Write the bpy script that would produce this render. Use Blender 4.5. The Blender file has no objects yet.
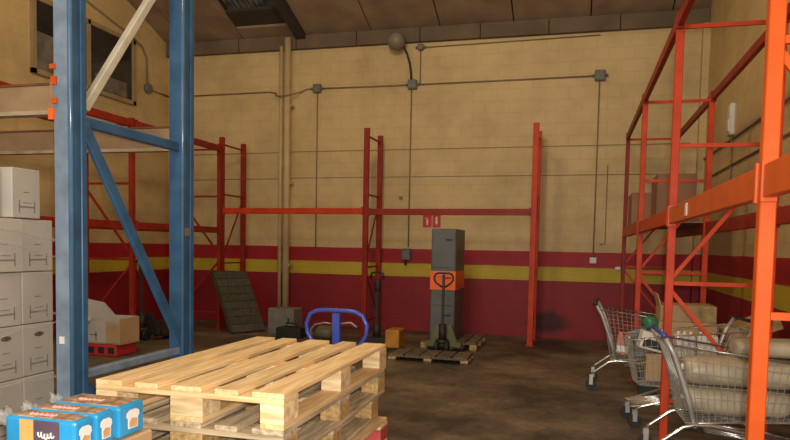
import bpy, bmesh, math, random
from mathutils import Vector, Matrix
random.seed(7)
SC = bpy.context.scene
COL = SC.collection
PI = math.pi

# ------------------------------------------------------------------ camera, world, lights, exposure
cam_d = bpy.data.cameras.new('camera')
cam = bpy.data.objects.new('camera', cam_d)
COL.objects.link(cam)
F_PX, CY = 676.1, 286.6
cam_d.sensor_width = 36.0
cam_d.lens = F_PX * 36.0 / 790.0
cam_d.shift_y = (CY - 220.0) / 790.0
cam_d.clip_start = 0.05
yaw, pitch, roll = 0.26131, 0.059148, 0.01978
def _rx(a): return Matrix(((1,0,0),(0,math.cos(a),-math.sin(a)),(0,math.sin(a),math.cos(a))))
def _rz(a): return Matrix(((math.cos(a),-math.sin(a),0),(math.sin(a),math.cos(a),0),(0,0,1)))
_M = _rz(roll) @ _rx(pitch)
_X = _M @ Vector((math.cos(yaw), 0, -math.sin(yaw)))
_Y = _M @ Vector((math.sin(yaw), 0, math.cos(yaw)))
_U = _M @ Vector((0, -1, 0))
right = Vector((_X[0], _Y[0], _U[0])); down = Vector((_X[1], _Y[1], _U[1])); fwd = Vector((_X[2], _Y[2], _U[2]))
mw = Matrix.Identity(4)
for i in range(3):
    mw[i][0] = right[i]; mw[i][1] = -down[i]; mw[i][2] = -fwd[i]
mw.translation = Vector((0, 0, 1.5))
cam.matrix_world = mw
SC.camera = cam

world = bpy.data.worlds.new('world'); SC.world = world
world.use_nodes = True
bg = world.node_tree.nodes['Background']
bg.inputs[0].default_value = (0.95, 0.95, 0.92, 1)
bg.inputs[1].default_value = 0.42

def area_light(name, loc, target, size, power, color, size_y=None):
    d = bpy.data.lights.new(name, 'AREA'); d.energy = power; d.color = color
    d.size = size
    if size_y: d.shape = 'RECTANGLE'; d.size_y = size_y
    o = bpy.data.objects.new(name, d); COL.objects.link(o)
    o.location = loc
    o.rotation_euler = (Vector(target) - Vector(loc)).to_track_quat('-Z', 'Y').to_euler()
    return o
WARM = (1.0, 0.77, 0.46)
def point_lamp(loc, power, color=WARM, r=.35):
    d = bpy.data.lights.new('unseen_lamp', 'POINT'); d.energy = power; d.color = color; d.shadow_soft_size = r
    o = bpy.data.objects.new('unseen_lamp', d); COL.objects.link(o); o.location = loc
    return o
point_lamp((-2.3, 5.6, 5.4), 200)
point_lamp((-5.0, 6.4, 5.4), 40)
point_lamp((-1.6, 0.8, 6.2), 250, (1.0, 0.86, 0.64))  # unseen lamp added overhead to brighten the pallet tops and near floor
area_light('loading_door_daylight', (-1.5, -4.5, 3.2), (-1.8, 4, 1.0), 3.2, 190, (1.0, 0.95, 0.86), 3.0)
area_light('camera_flash', (0.05, -0.02, 1.56), (-0.9, 4.4, 1.25), 0.05, 100, (1.0, 0.94, 0.82))

SC.view_settings.view_transform = 'Standard'
SC.view_settings.look = 'None'
SC.view_settings.gamma = 1.0
SC.view_settings.use_curve_mapping = False
SC.view_settings.exposure = 0.0

# ------------------------------------------------------------------ helpers
class MB:
    """collects shapes; build() links them as ONE mesh object"""
    def __init__(self): self.bm = bmesh.new()
    def box(self, c, s, R=None):
        hx, hy, hz = s[0]/2, s[1]/2, s[2]/2
        vs = []
        for x, y, z in ((-1,-1,-1),(1,-1,-1),(1,1,-1),(-1,1,-1),(-1,-1,1),(1,-1,1),(1,1,1),(-1,1,1)):
            v = Vector((x*hx, y*hy, z*hz))
            if R is not None: v = R @ v
            vs.append(self.bm.verts.new(Vector(c) + v))
        for f in ((3,2,1,0),(4,5,6,7),(0,1,5,4),(1,2,6,5),(2,3,7,6),(3,0,4,7)):
            self.bm.faces.new([vs[i] for i in f])
        return self
    def span(self, a, b):
        return self.box([(a[i]+b[i])/2 for i in range(3)], [abs(b[i]-a[i]) for i in range(3)])
    def bar(self, p, q, w, h, up=(0,0,1)):
        p, q = Vector(p), Vector(q); d = (q-p); L = d.length; d.normalize()
        u = Vector(up); s = d.cross(u)
        if s.length < 1e-4: s = d.cross(Vector((0,1,0)))
        s.normalize(); u = s.cross(d)
        R = Matrix((d, s, u)).transposed()
        return self.box((p+q)/2, (L, w, h), R)
    def tube(self, pts, r, seg=8, closed=False, caps=True):
        pts = [Vector(p) for p in pts]; n = len(pts)
        rs = r if isinstance(r, (list, tuple)) else [r]*n
        rings = []; prev = None
        for i, p in enumerate(pts):
            if closed: t = pts[(i+1) % n] - pts[i-1]
            else: t = pts[min(i+1, n-1)] - pts[max(i-1, 0)]
            t.normalize()
            if prev is None:
                a = Vector((0,0,1)) if abs(t.z) < .9 else Vector((0,1,0))
                u = t.cross(a).normalized()
            else:
                u = prev - t*prev.dot(t)
                if u.length < 1e-5: u = t.orthogonal()
                u.normalize()
            prev = u; w = t.cross(u)
            rings.append([self.bm.verts.new(p + (u*math.cos(2*PI*k/seg) + w*math.sin(2*PI*k/seg))*rs[i]) for k in range(seg)])
        m = n if closed else n-1
        for i in range(m):
            A, B = rings[i], rings[(i+1) % n]
            for k in range(seg):
                f = self.bm.faces.new((A[k], A[(k+1)%seg], B[(k+1)%seg], B[k])); f.smooth = seg > 5
        if not closed and caps:
            self.bm.faces.new(rings[0][::-1]); self.bm.faces.new(rings[-1])
        return self
    def cyl(self, p, q, r, seg=14, r2=None):
        return self.tube([p, q], [r, r if r2 is None else r2], seg)
    def lathe(self, c, axis, prof, seg=20):
        c = Vector(c); axis = Vector(axis).normalized()
        return self.tube([c + axis*h for h, _ in prof], [max(r, 1e-4) for _, r in prof], seg)
    def quad(self, a, b, c, d):
        self.bm.faces.new([self.bm.verts.new(Vector(v)) for v in (a,b,c,d)]); return self
    def prism(self, poly, d):
        """poly: 3-D polygon, d: extrusion vector"""
        d = Vector(d); A = [self.bm.verts.new(Vector(p)) for p in poly]; B = [self.bm.verts.new(Vector(p)+d) for p in poly]
        n = len(poly)
        self.bm.faces.new(A[::-1]); self.bm.faces.new(B)
        for i in range(n): self.bm.faces.new((A[i], A[(i+1)%n], B[(i+1)%n], B[i]))
        return self
    def blob(self, c, s, e=0.6, seg=20, rings=12, jig=0.0, rnd=None, axis='X'):
        """superellipsoid: filled sack / pillow shapes"""
        rnd = rnd or random
        def sp(v, p): return math.copysign(abs(v)**p, v)
        rows = []
        for i in range(1, rings):
            th = PI*i/rings
            row = []
            for k in range(seg):
                ph = 2*PI*k/seg
                a = sp(math.cos(th), e); b = sp(math.sin(th), e)
                y = b*sp(math.cos(ph), .8); z = b*sp(math.sin(ph), .8)
                j = 1 + jig*(rnd.random()-.5)
                row.append(self.bm.verts.new(Vector(c)+Vector((a*s[0]/2, y*s[1]/2*j, z*s[2]/2*j))))
            rows.append(row)
        p0 = self.bm.verts.new(Vector(c)+Vector((s[0]/2*1.02,0,0))); p1 = self.bm.verts.new(Vector(c)-Vector((s[0]/2*1.02,0,0)))
        for i in range(len(rows)-1):
            for k in range(seg):
                f = self.bm.faces.new((rows[i][k], rows[i][(k+1)%seg], rows[i+1][(k+1)%seg], rows[i+1][k])); f.smooth = True
        for k in range(seg):
            f = self.bm.faces.new((p0, rows[0][(k+1)%seg], rows[0][k])); f.smooth = True
            f = self.bm.faces.new((p1, rows[-1][k], rows[-1][(k+1)%seg])); f.smooth = True
        return self
    def build(self, name, m, parent=None, bevel=0, kind=None, label=None, segs=1):
        me = bpy.data.meshes.new(name)
        org = WORLD_LOC.get(parent.name, Vector((0,0,0))) if parent else Vector((0,0,0))
        for v in self.bm.verts: v.co -= org
        bmesh.ops.recalc_face_normals(self.bm, faces=self.bm.faces)
        self.bm.to_mesh(me); self.bm.free()
        me.materials.append(m)
        o = bpy.data.objects.new(name, me); COL.objects.link(o)
        if parent: o.parent = parent; WORLD_LOC[o.name] = org
        if bevel:
            b = o.modifiers.new('bevel', 'BEVEL'); b.width = bevel; b.segments = segs; b.limit_method = 'ANGLE'
        if kind: o['kind'] = kind
        if label: o['label'] = label
        return o
WORLD_LOC = {}
def tag(o, label, cat, group=None):
    o['label'] = label; o['category'] = cat
    if group: o['group'] = group
    return o
def thing(name, label, cat, loc=(0,0,0), group=None):
    o = bpy.data.objects.new(name, None); COL.objects.link(o)
    o.empty_display_size = .1
    o.location = loc; WORLD_LOC[o.name] = Vector(loc)
    return tag(o, label, cat, group)
def solo(mb, name, m, label, cat, group=None, loc=None, bevel=0, segs=1):
    """a thing that is one mesh, its origin at its base"""
    if loc is not None:
        for v in mb.bm.verts: v.co -= Vector(loc)
    o = mb.build(name, m, None, bevel, segs=segs)
    if loc is not None: o.location = loc
    return tag(o, label, cat, group)
def copy_tree(o, parent=None):
    c = o.copy(); COL.objects.link(c); c.parent = parent
    for ch in list(o.children): copy_tree(ch, c)
    return c

# ------------------------------------------------------------------ materials
def mat(name, col, rough=.6, metal=0.0, var=.12, scale=6.0, bump=0.0, stretch=None, alpha=None, col2=None, spec=None, objvar=0.0, trans=0.0):
    m = bpy.data.materials.new(name); m.use_nodes = True
    nt = m.node_tree; N = nt.nodes; L = nt.links
    b = N['Principled BSDF']
    b.inputs['Roughness'].default_value = rough; b.inputs['Metallic'].default_value = metal
    if spec is not None: b.inputs['Specular IOR Level'].default_value = spec
    tc = N.new('ShaderNodeTexCoord'); mp = N.new('ShaderNodeMapping')
    L.new(tc.outputs['Object'], mp.inputs['Vector'])
    if stretch: mp.inputs['Scale'].default_value = stretch
    nz = N.new('ShaderNodeTexNoise'); nz.inputs['Scale'].default_value = scale; nz.inputs['Detail'].default_value = 5
    L.new(mp.outputs[0], nz.inputs['Vector'])
    cr = N.new('ShaderNodeValToRGB')
    c2 = col2 or tuple(c*(1-var*2.2) for c in col)
    cr.color_ramp.elements[0].position = .32; cr.color_ramp.elements[1].position = .68
    cr.color_ramp.elements[0].color = (*c2, 1); cr.color_ramp.elements[1].color = (*[min(1, c*(1+var)) for c in col], 1)
    L.new(nz.outputs['Fac'], cr.inputs['Fac'])
    out = cr.outputs['Color']
    if objvar:
        oi = N.new('ShaderNodeObjectInfo'); hs = N.new('ShaderNodeHueSaturation')
        mr = N.new('ShaderNodeMapRange'); mr.inputs['To Min'].default_value = 1-objvar; mr.inputs['To Max'].default_value = 1+objvar*.6
        L.new(oi.outputs['Random'], mr.inputs['Value']); L.new(mr.outputs[0], hs.inputs['Value'])
        L.new(out, hs.inputs['Color']); out = hs.outputs['Color']
        va = N.new('ShaderNodeVectorMath'); va.operation = 'ADD'
        L.new(tc.outputs['Object'], va.inputs[0])
        cv = N.new('ShaderNodeCombineXYZ'); mu = N.new('ShaderNodeMath'); mu.operation = 'MULTIPLY'; mu.inputs[1].default_value = 37
        L.new(oi.outputs['Random'], mu.inputs[0]); L.new(mu.outputs[0], cv.inputs[0]); L.new(mu.outputs[0], cv.inputs[1])
        L.new(cv.outputs[0], va.inputs[1]); L.new(va.outputs[0], mp.inputs['Vector'])
    L.new(out, b.inputs['Base Color'])
    if bump:
        bp = N.new('ShaderNodeBump'); bp.inputs['Strength'].default_value = bump; bp.inputs['Distance'].default_value = .02
        L.new(nz.outputs['Fac'], bp.inputs['Height']); L.new(bp.outputs[0], b.inputs['Normal'])
    if alpha is not None: b.inputs['Alpha'].default_value = alpha
    if trans: b.inputs['Transmission Weight'].default_value = trans
    return m

def wall_mat(name, axis):
    """painted concrete blocks: cream above, red, yellow and dark red bands below, by height"""
    m = bpy.data.materials.new(name); m.use_nodes = True
    nt = m.node_tree; N = nt.nodes; L = nt.links; b = N['Principled BSDF']
    b.inputs['Roughness'].default_value = .6
    geo = N.new('ShaderNodeNewGeometry'); sep = N.new('ShaderNodeSeparateXYZ'); L.new(geo.outputs['Position'], sep.inputs[0])
    cmb = N.new('ShaderNodeCombineXYZ'); L.new(sep.outputs['X' if axis == 'X' else 'Y'], cmb.inputs[0]); L.new(sep.outputs['Z'], cmb.inputs[1])
    br = N.new('ShaderNodeTexBrick'); br.inputs['Scale'].default_value = 1.0
    br.inputs['Brick Width'].default_value = .40; br.inputs['Row Height'].default_value = .20
    br.inputs['Mortar Size'].default_value = .009; br.inputs['Mortar Smooth'].default_value = .4
    br.inputs['Color1'].default_value = (1,1,1,1); br.inputs['Color2'].default_value = (.96,.96,.96,1); br.inputs['Mortar'].default_value = (.89,.89,.89,1)
    L.new(cmb.outputs[0], br.inputs['Vector'])
    nz = N.new('ShaderNodeTexNoise'); nz.inputs['Scale'].default_value = 1.3; nz.inputs['Detail'].default_value = 8
    L.new(geo.outputs['Position'], nz.inputs['Vector'])
    # wobble the paint edge a touch
    wb = N.new('ShaderNodeMath'); wb.operation = 'MULTIPLY_ADD'; wb.inputs[1].default_value = .02
    L.new(nz.outputs['Fac'], wb.inputs[0]); L.new(sep.outputs['Z'], wb.inputs[2])
    dv = N.new('ShaderNodeMath'); dv.operation = 'DIVIDE'; dv.inputs[1].default_value = 6.0; L.new(wb.outputs[0], dv.inputs[0])
    cr = N.new('ShaderNodeValToRGB'); cr.color_ramp.interpolation = 'CONSTANT'
    E = cr.color_ramp.elements
    E[0].position = 0; E[0].color = (.30,.011,.020,1)
    E[1].position = .968/6; E[1].color = (.62,.47,.04,1)
    e = E.new(1.209/6); e.color = (.46,.014,.024,1)
    e = E.new(1.468/6); e.color = (.70,.53,.27,1)
    L.new(dv.outputs[0], cr.inputs['Fac'])
    mx = N.new('ShaderNodeMix'); mx.data_type = 'RGBA'; mx.blend_type = 'MULTIPLY'; mx.inputs['Factor'].default_value = 1
    L.new(cr.outputs[0], mx.inputs[6]); L.new(br.outputs['Color'], mx.inputs[7])
    # dirt
    n2 = N.new('ShaderNodeTexNoise'); n2.inputs['Scale'].default_value = .9; n2.inputs['Detail'].default_value = 9; n2.inputs['Roughness'].default_value = .65
    L.new(geo.outputs['Position'], n2.inputs['Vector'])
    r2 = N.new('ShaderNodeValToRGB'); r2.color_ramp.elements[0].position = .3; r2.color_ramp.elements[0].color = (.72,.70,.66,1)
    r2.color_ramp.elements[1].position = .6; r2.color_ramp.elements[1].color = (1,1,1,1)
    L.new(n2.outputs['Fac'], r2.inputs['Fac'])
    m2 = N.new('ShaderNodeMix'); m2.data_type = 'RGBA'; m2.blend_type = 'MULTIPLY'; m2.inputs['Factor'].default_value = 1
    L.new(mx.outputs[2], m2.inputs[6]); L.new(r2.outputs[0], m2.inputs[7])
    out = m2.outputs[2]
    if axis == 'X':   # scuffed black stain low on the wall
        vm = N.new('ShaderNodeVectorMath'); vm.operation = 'SUBTRACT'; vm.inputs[1].default_value = (-.42, 11.7, .27); L.new(geo.outputs['Position'], vm.inputs[0])
        vs = N.new('ShaderNodeVectorMath'); vs.operation = 'MULTIPLY'; vs.inputs[1].default_value = (2.2, 0, 4.6); L.new(vm.outputs[0], vs.inputs[0])
        ln = N.new('ShaderNodeVectorMath'); ln.operation = 'LENGTH'; L.new(vs.outputs[0], ln.inputs[0])
        ad = N.new('ShaderNodeMath'); ad.operation = 'MULTIPLY_ADD'; ad.inputs[1].default_value = 1.2; L.new(n2.outputs['Fac'], ad.inputs[0]); L.new(ln.outputs['Value'], ad.inputs[2])
        rr = N.new('ShaderNodeValToRGB'); rr.color_ramp.elements[0].position = .75; rr.color_ramp.elements[0].color = (.25,.25,.25,1); rr.color_ramp.elements[1].position = 1.0; rr.color_ramp.elements[1].color = (1,1,1,1)
        hv = N.new('ShaderNodeMath'); hv.operation = 'MULTIPLY'; hv.inputs[1].default_value = .62; L.new(ad.outputs[0], hv.inputs[0]); L.new(hv.outputs[0], rr.inputs['Fac'])
        m3 = N.new('ShaderNodeMix'); m3.data_type = 'RGBA'; m3.blend_type = 'MULTIPLY'; m3.inputs['Factor'].default_value = 1
        L.new(out, m3.inputs[6]); L.new(rr.outputs[0], m3.inputs[7]); out = m3.outputs[2]
    L.new(out, b.inputs['Base Color'])
    bp = N.new('ShaderNodeBump'); bp.inputs['Strength'].default_value = .15; bp.inputs['Distance'].default_value = .01
    L.new(br.outputs['Fac'], bp.inputs['Height']); bp.invert = True; L.new(bp.outputs[0], b.inputs['Normal'])
    return m

def floor_mat():
    m = bpy.data.materials.new('worn_concrete'); m.use_nodes = True
    nt = m.node_tree; N = nt.nodes; L = nt.links; b = N['Principled BSDF']
    geo = N.new('ShaderNodeNewGeometry')
    n1 = N.new('ShaderNodeTexNoise'); n1.inputs['Scale'].default_value = .8; n1.inputs['Detail'].default_value = 10; n1.inputs['Roughness'].default_value = .68
    L.new(geo.outputs['Position'], n1.inputs['Vector'])
    cr = N.new('ShaderNodeValToRGB'); E = cr.color_ramp.elements
    E[0].position = .40; E[0].color = (.062,.05,.038,1); E[1].position = .64; E[1].color = (.27,.21,.15,1)
    e = E.new(.5); e.color = (.145,.112,.08,1)
    L.new(n1.outputs['Fac'], cr.inputs['Fac'])
    n2 = N.new('ShaderNodeTexNoise'); n2.inputs['Scale'].default_value = 14; n2.inputs['Detail'].default_value = 6
    L.new(geo.outputs['Position'], n2.inputs['Vector'])
    r2 = N.new('ShaderNodeValToRGB'); r2.color_ramp.elements[0].position = .35; r2.color_ramp.elements[0].color = (.75,.75,.75,1); r2.color_ramp.elements[1].position = .6
    L.new(n2.outputs['Fac'], r2.inputs['Fac'])
    mx = N.new('ShaderNodeMix'); mx.data_type = 'RGBA'; mx.blend_type = 'MULTIPLY'; mx.inputs['Factor'].default_value = 1
    L.new(cr.outputs[0], mx.inputs[6]); L.new(r2.outputs[0], mx.inputs[7]); L.new(mx.outputs[2], b.inputs['Base Color'])
    b.inputs['Roughness'].default_value = .55
    bp = N.new('ShaderNodeBump'); bp.inputs['Strength'].default_value = .12; L.new(n2.outputs['Fac'], bp.inputs['Height']); L.new(bp.outputs[0], b.inputs['Normal'])
    return m

def slotted(name, col, pitch=.05, rough=.42, axis=1, dot=.012, col2=None):
    """painted steel with a row of punched slots (by height)"""
    m = mat(name, col, rough, 0, .06, 9, col2=col2)
    nt = m.node_tree; N = nt.nodes; L = nt.links; b = N['Principled BSDF']
    src = b.inputs['Base Color'].links[0].from_socket
    geo = N.new('ShaderNodeTexCoord'); sep = N.new('ShaderNodeSeparateXYZ'); L.new(geo.outputs['Object'], sep.inputs[0])
    fr = N.new('ShaderNodeMath'); fr.operation = 'PINGPONG'; fr.inputs[1].default_value = pitch/2; L.new(sep.outputs['Z'], fr.inputs[0])
    lt = N.new('ShaderNodeMath'); lt.operation = 'LESS_THAN'; lt.inputs[1].default_value = dot; L.new(fr.outputs[0], lt.inputs[0])
    nrm = N.new('ShaderNodeSeparateXYZ'); L.new(geo.outputs['Normal'], nrm.inputs[0])
    ab = N.new('ShaderNodeMath'); ab.operation = 'LESS_THAN'; ab.inputs[1].default_value = -.5; L.new(nrm.outputs['X' if axis == 0 else 'Y'], ab.inputs[0])
    uvc = N.new('ShaderNodeAttribute'); uvc.attribute_name = 'slot'
    mu = N.new('ShaderNodeMath'); mu.operation = 'MULTIPLY'; L.new(lt.outputs[0], mu.inputs[0]); L.new(uvc.outputs['Fac'], mu.inputs[1])
    mx = N.new('ShaderNodeMix'); mx.data_type = 'RGBA'; L.new(mu.outputs[0], mx.inputs['Factor']); L.new(src, mx.inputs[6]); mx.inputs[7].default_value = (.02,.015,.012,1)
    L.new(mx.outputs[2], b.inputs['Base Color'])
    return m

M = {}
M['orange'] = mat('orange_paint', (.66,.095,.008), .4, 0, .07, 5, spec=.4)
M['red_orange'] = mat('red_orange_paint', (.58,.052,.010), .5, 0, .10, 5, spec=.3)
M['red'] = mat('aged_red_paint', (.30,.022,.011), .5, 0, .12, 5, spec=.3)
M['brown_beam'] = mat('aged_brown_beam_paint', (.34,.22,.12), .5, 0, .12, 5)
M['lip'] = mat('scuffed_beige_edge', (.46,.35,.23), .5, 0, .15, 9)
M['lip_dark'] = mat('brown_red_edge', (.20,.06,.03), .55, 0, .15, 9)
M['blue'] = mat('blue_paint', (.043,.135,.275), .32, 0, .10, 7, col2=(.033,.10,.21))
M['blue_glint'] = mat('glossy_glint_blue', (.08,.18,.32), .16, 0, .08, 7)
M['blue_worn'] = mat('worn_blue_paint', (.22,.30,.40), .4, 0, .12, 9)
M['cream_brace'] = mat('cream_brace_paint', (.62,.60,.50), .45, 0, .1, 6)
M['truck_blue'] = mat('truck_blue_paint', (.04,.07,.36), .28, 0, .06, 6)
M['dark_steel'] = mat('dark_steel', (.035,.033,.033), .5, .3, .1, 8)
M['black'] = mat('black_rubber', (.02,.02,.02), .6, 0, .1, 8)
M['chrome'] = mat('chrome_wire', (.62,.62,.60), .25, .9, .04, 10)
M['galv'] = mat('galvanised_steel', (.50,.50,.47), .42, .45, .08, 10)
M['wood'] = mat('pale_pallet_wood', (.90,.68,.37), .6, 0, .08, 3.0, .12, (14,1.2,14), objvar=.16, col2=(.70,.46,.21))
M['wood_x'] = mat('pale_pallet_wood_crosswise', (.86,.64,.36), .6, 0, .10, 3.0, .12, (1.2,14,14), objvar=.16, col2=(.62,.41,.19))
M['wood_grey'] = mat('weathered_pallet_wood', (.58,.48,.33), .7, 0, .16, 3.0, .15, (14,1.2,14), objvar=.2, col2=(.28,.21,.14))
M['wood_greyx'] = mat('weathered_pallet_wood_crosswise', (.62,.49,.32), .7, 0, .16, 3.0, .15, (1.2,14,14), objvar=.2, col2=(.30,.22,.14))
M['block'] = mat('pallet_block_wood', (.92,.75,.48), .6, 0, .12, 5.0, .12, (1,6,6), objvar=.14, col2=(.62,.42,.20))
M['chip'] = mat('chipboard_block', (.58,.38,.16), .75, 0, .2, 40, .2, objvar=.15)
M['red_block'] = mat('red_painted_block', (.62,.10,.09), .65, 0, .2, 8)
M['dark_pallet'] = mat('dirty_pallet_wood', (.16,.125,.085), .75, 0, .2, 3, .15, (10,1.2,10), objvar=.25)
M['dark_wood'] = mat('dark_old_wood', (.085,.08,.06), .75, 0, .2, 3, .15, (10,10,1.2), objvar=.2)
M['card'] = mat('brown_cardboard', (.50,.33,.17), .8, 0, .06, 4, objvar=.12)
M['card_dark'] = mat('dull_cardboard', (.32,.17,.095), .8, 0, .08, 4, objvar=.15)
M['tape'] = mat('parcel_tape', (.42,.30,.12), .3, 0, .2, 14)
M['white_card'] = mat('white_carton', (.50,.465,.41), .7, 0, .05, 3, objvar=.07)
M['print'] = mat('grey_carton_print', (.22,.20,.18), .8, 0, .05, 8)
M['hole'] = mat('dark_hand_hole', (.16,.12,.05), .8, 0, .2, 20)
M['film'] = mat('stretch_film', (.75,.73,.68), .2, 0, .05, 8, alpha=.2)
M['roof'] = mat('brown_roof_board', (.32,.225,.145), .8, 0, .12, 2.2)
M['beam'] = mat('brown_concrete_beam', (.165,.118,.075), .8, 0, .12, 2.2)
M['seam'] = mat('dark_seam', (.05,.038,.03), .8, 0, .1, 3)
M['skylight'] = mat('dirty_corrugated_plastic', (.20,.19,.18), .4, 0, .25, 3.5, col2=(.05,.045,.04))
M['pipe'] = mat('cream_painted_pipe', (.62,.47,.26), .5, 0, .06, 4)
M['conduit'] = mat('brown_grey_conduit', (.27,.20,.115), .6, 0, .08, 6)
M['cable'] = mat('cream_brown_line', (.34,.25,.13), .6, 0, .08, 6)  # brown of the two thin lines along the back wall
M['jbox'] = mat('grey_plastic_box', (.17,.165,.15), .5, 0, .06, 6)
M['white_plastic'] = mat('white_plastic', (.75,.72,.66), .45, 0, .05, 6)
M['sign_red'] = mat('sign_red', (.62,.03,.03), .4, 0, .04, 6)
M['cab'] = mat('dark_grey_cabinet_paint', (.115,.125,.125), .45, 0, .08, 4)
M['hivis'] = mat('fluorescent_orange', (1.0,.17,.025), .45, 0, .05, 6)
M['yellow_or'] = mat('orange_yellow_paint', (.50,.22,.02), .5, 0, .12, 6)
M['olive'] = mat('olive_paint', (.16,.15,.08), .55, 0, .12, 6)
M['mid_grey'] = mat('mid_grey_metal', (.22,.22,.21), .5, 0, .1, 6)
M['sack'] = mat('beige_plastic_sack', (.46,.39,.27), .42, 0, .14, 5, .5)
M['blue_wrap'] = mat('blue_plastic_wrap', (.03,.32,.66), .22, 0, .08, 9, .08)
M['toast'] = mat('toast_print', (.60,.42,.25), .3, 0, .1, 26, col2=(.22,.09,.04))
M['tan_stripe'] = mat('tan_print_stripe', (.72,.45,.14), .35, 0, .08, 8)
M['purple'] = mat('dark_purple_print', (.13,.085,.12), .3, 0, .1, 8)
M['white_print'] = mat('white_print', (.85,.83,.80), .4, 0, .04, 8)
M['tan_print'] = mat('tan_print', (.70,.42,.22), .4, 0, .1, 20)
M['pink_print'] = mat('pink_print', (.72,.42,.38), .4, 0, .06, 8)
M['clear'] = mat('clear_crinkled_film', (.85,.88,.9), .12, 0, .03, 12, .3, alpha=.09)
M['glass'] = mat('dark_window_glass', (.045,.04,.042), .08, 0, .2, 2.0)
M['blind'] = mat('grey_papers_behind_glass', (.20,.18,.165), .5, 0, .2, 5)
M['frame_wood'] = mat('cream_window_frame', (.40,.30,.17), .55, 0, .08, 5)
M['green'] = mat('green_plastic', (.03,.20,.09), .4, 0, .15, 9)
M['teal'] = mat('dull_teal_plastic', (.05,.11,.12), .5, 0, .1, 6)
M['lightblue'] = mat('light_blue_packet', (.20,.42,.62), .4, 0, .06, 6)
M['salmon'] = mat('salmon_packet', (.72,.28,.18), .45, 0, .08, 8)
M['dark_red'] = mat('grimy_dark_red_paint', (.07,.018,.015), .5, 0, .12, 6)
M['red_plastic'] = mat('red_plastic', (.48,.03,.03), .4, 0, .08, 6)
M['cap_blue'] = mat('blue_plastic_cap', (.05,.08,.32), .35, 0, .06, 6)
M['lamp_grey'] = mat('dusty_grey_metal', (.24,.20,.155), .5, 0, .1, 6)

# ------------------------------------------------------------------ the setting
XL, XR, YB, YF = -7.75, 1.88, 11.7, -5.0
RS, RZ, RIDGE = .34, 5.28, 1.5          # roof slope, eave height at the back wall, ridge position
def roof_z(y): return RZ + RS*(YB-y) if y >= RIDGE else RZ + RS*(YB-RIDGE) - RS*(RIDGE-y)
b = MB().span((XL-.2, YF, -.1), (XR+.2, YB+.2, 0)); b.build('floor', floor_mat(), kind='structure')
b = MB().span((XL-.2, YB, 0), (XR+.2, YB+.2, 5.3)); b.build('wall_back', wall_mat('painted_blocks_back', 'X'), kind='structure')
def side_wall(x0, x1, name, m):
    ys = [YB, RIDGE, YF]
    poly = [(x0, YB, 0), (x0, YF, 0), (x0, YF, roof_z(YF)), (x0, RIDGE, roof_z(RIDGE)), (x0, YB, roof_z(YB))]
    MB().prism(poly, (x1-x0, 0, 0)).build(name, m, kind='structure')
side_m = wall_mat('painted_blocks_side', 'Y')
side_wall(XL-.2, XL, 'wall_left', side_m)
side_wall(XR, XR+.2, 'wall_right', side_m)
# roof: sheets with sunken seams along the slope, one bay of corrugated skylight
SKX0, SKX1, SKY0, SKY1 = -6.13, -5.0, 7.4, 11.36
b = MB()
def roof_slab(b, x0, x1, ya, yb, t=.08, off=0.0):
    b.prism([(x0, ya, roof_z(ya)+off), (x0, yb, roof_z(yb)+off), (x0, yb, roof_z(yb)+off+t), (x0, ya, roof_z(ya)+off+t)], (x1-x0, 0, 0))
edges = [XL-.2, -7.32, -6.13, -5.0, -3.64, -2.40, -1.15, .09, 1.33, XR+.2]
for i in range(len(edges)-1):
    x0, x1 = edges[i]+.012, edges[i+1]-.012
    if edges[i] == -6.13:
        roof_slab(b, x0, x1, YB+.2, SKY1); roof_slab(b, x0, x1, SKY0, RIDGE)
    else:
        roof_slab(b, x0, x1, YB+.2, RIDGE)
    roof_slab(b, x0, x1, RIDGE, YF)
b.build('ceiling', M['roof'], kind='structure')
b = MB()
for x0, x1, ya in ((XL-.2, SKX0, YB+.2), (SKX1, XR+.2, YB+.2), (SKX0, SKX1, SKY0)):
    roof_slab(b, x0, x1, ya, RIDGE, .03, .1); roof_slab(b, x0, x1, RIDGE, YF, .03, .1)
roof_slab(b, SKX0, SKX1, YB+.2, SKY1, .03, .1)
b.build('trim_1', M['seam'], kind='structure')
# corrugated skylight sheet, recessed above the roof boards
b = MB(); n = 15
prof = []
for k in range(n*4+1):
    x = SKX0-.15 + (SKX1-SKX0+.3)*k/(n*4); prof.append((x, .03*math.sin(2*PI*k/4)))
for k in range(n*4):
    (xa, da), (xb, db) = prof[k], prof[k+1]
    pts = [(xa, SKY0-.2, roof_z(SKY0-.2)+.17+da), (xb, SKY0-.2, roof_z(SKY0-.2)+.17+db), (xb, SKY1+.15, roof_z(SKY1+.15)+.17+db), (xa, SKY1+.15, roof_z(SKY1+.15)+.17+da)]
    b.prism(pts, (0, 0, .008))
b.build('window_1', M['skylight'], kind='structure')
# black rafter beside the skylight, and a dark strip across the skylight's lower end
b = MB(); roof_slab(b, SKX1-.05, SKX1+.13, YB-.05, 3, .16, -.10); b.build('trim_2', M['seam'], kind='structure')
b = MB(); roof_slab(b, SKX0, SKX1, SKY1, SKY1-.38, .05, .04); b.build('trim_3', M['seam'], kind='structure')
# ring beam on top of the back wall with joints
b = MB(); js = [XL, -6.2, -5.05, -3.9, -2.745, -1.70, -.57, .55, XR]
for i in range(len(js)-1): b.span((js[i]+.01, YB-.10, 5.05), (js[i+1]-.01, YB, 5.29))
b.build('trim_4', M['beam'], kind='structure')
b = MB().span((XL, YB-.08, 5.055), (XR, YB, 5.28)); b.build('trim_5', M['seam'], kind='structure')
# right-hand corner column
MB().span((XR-.10, YB-.16, 0), (XR, YB, 5.05)).build('trim_6', side_m, kind='structure')
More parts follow.
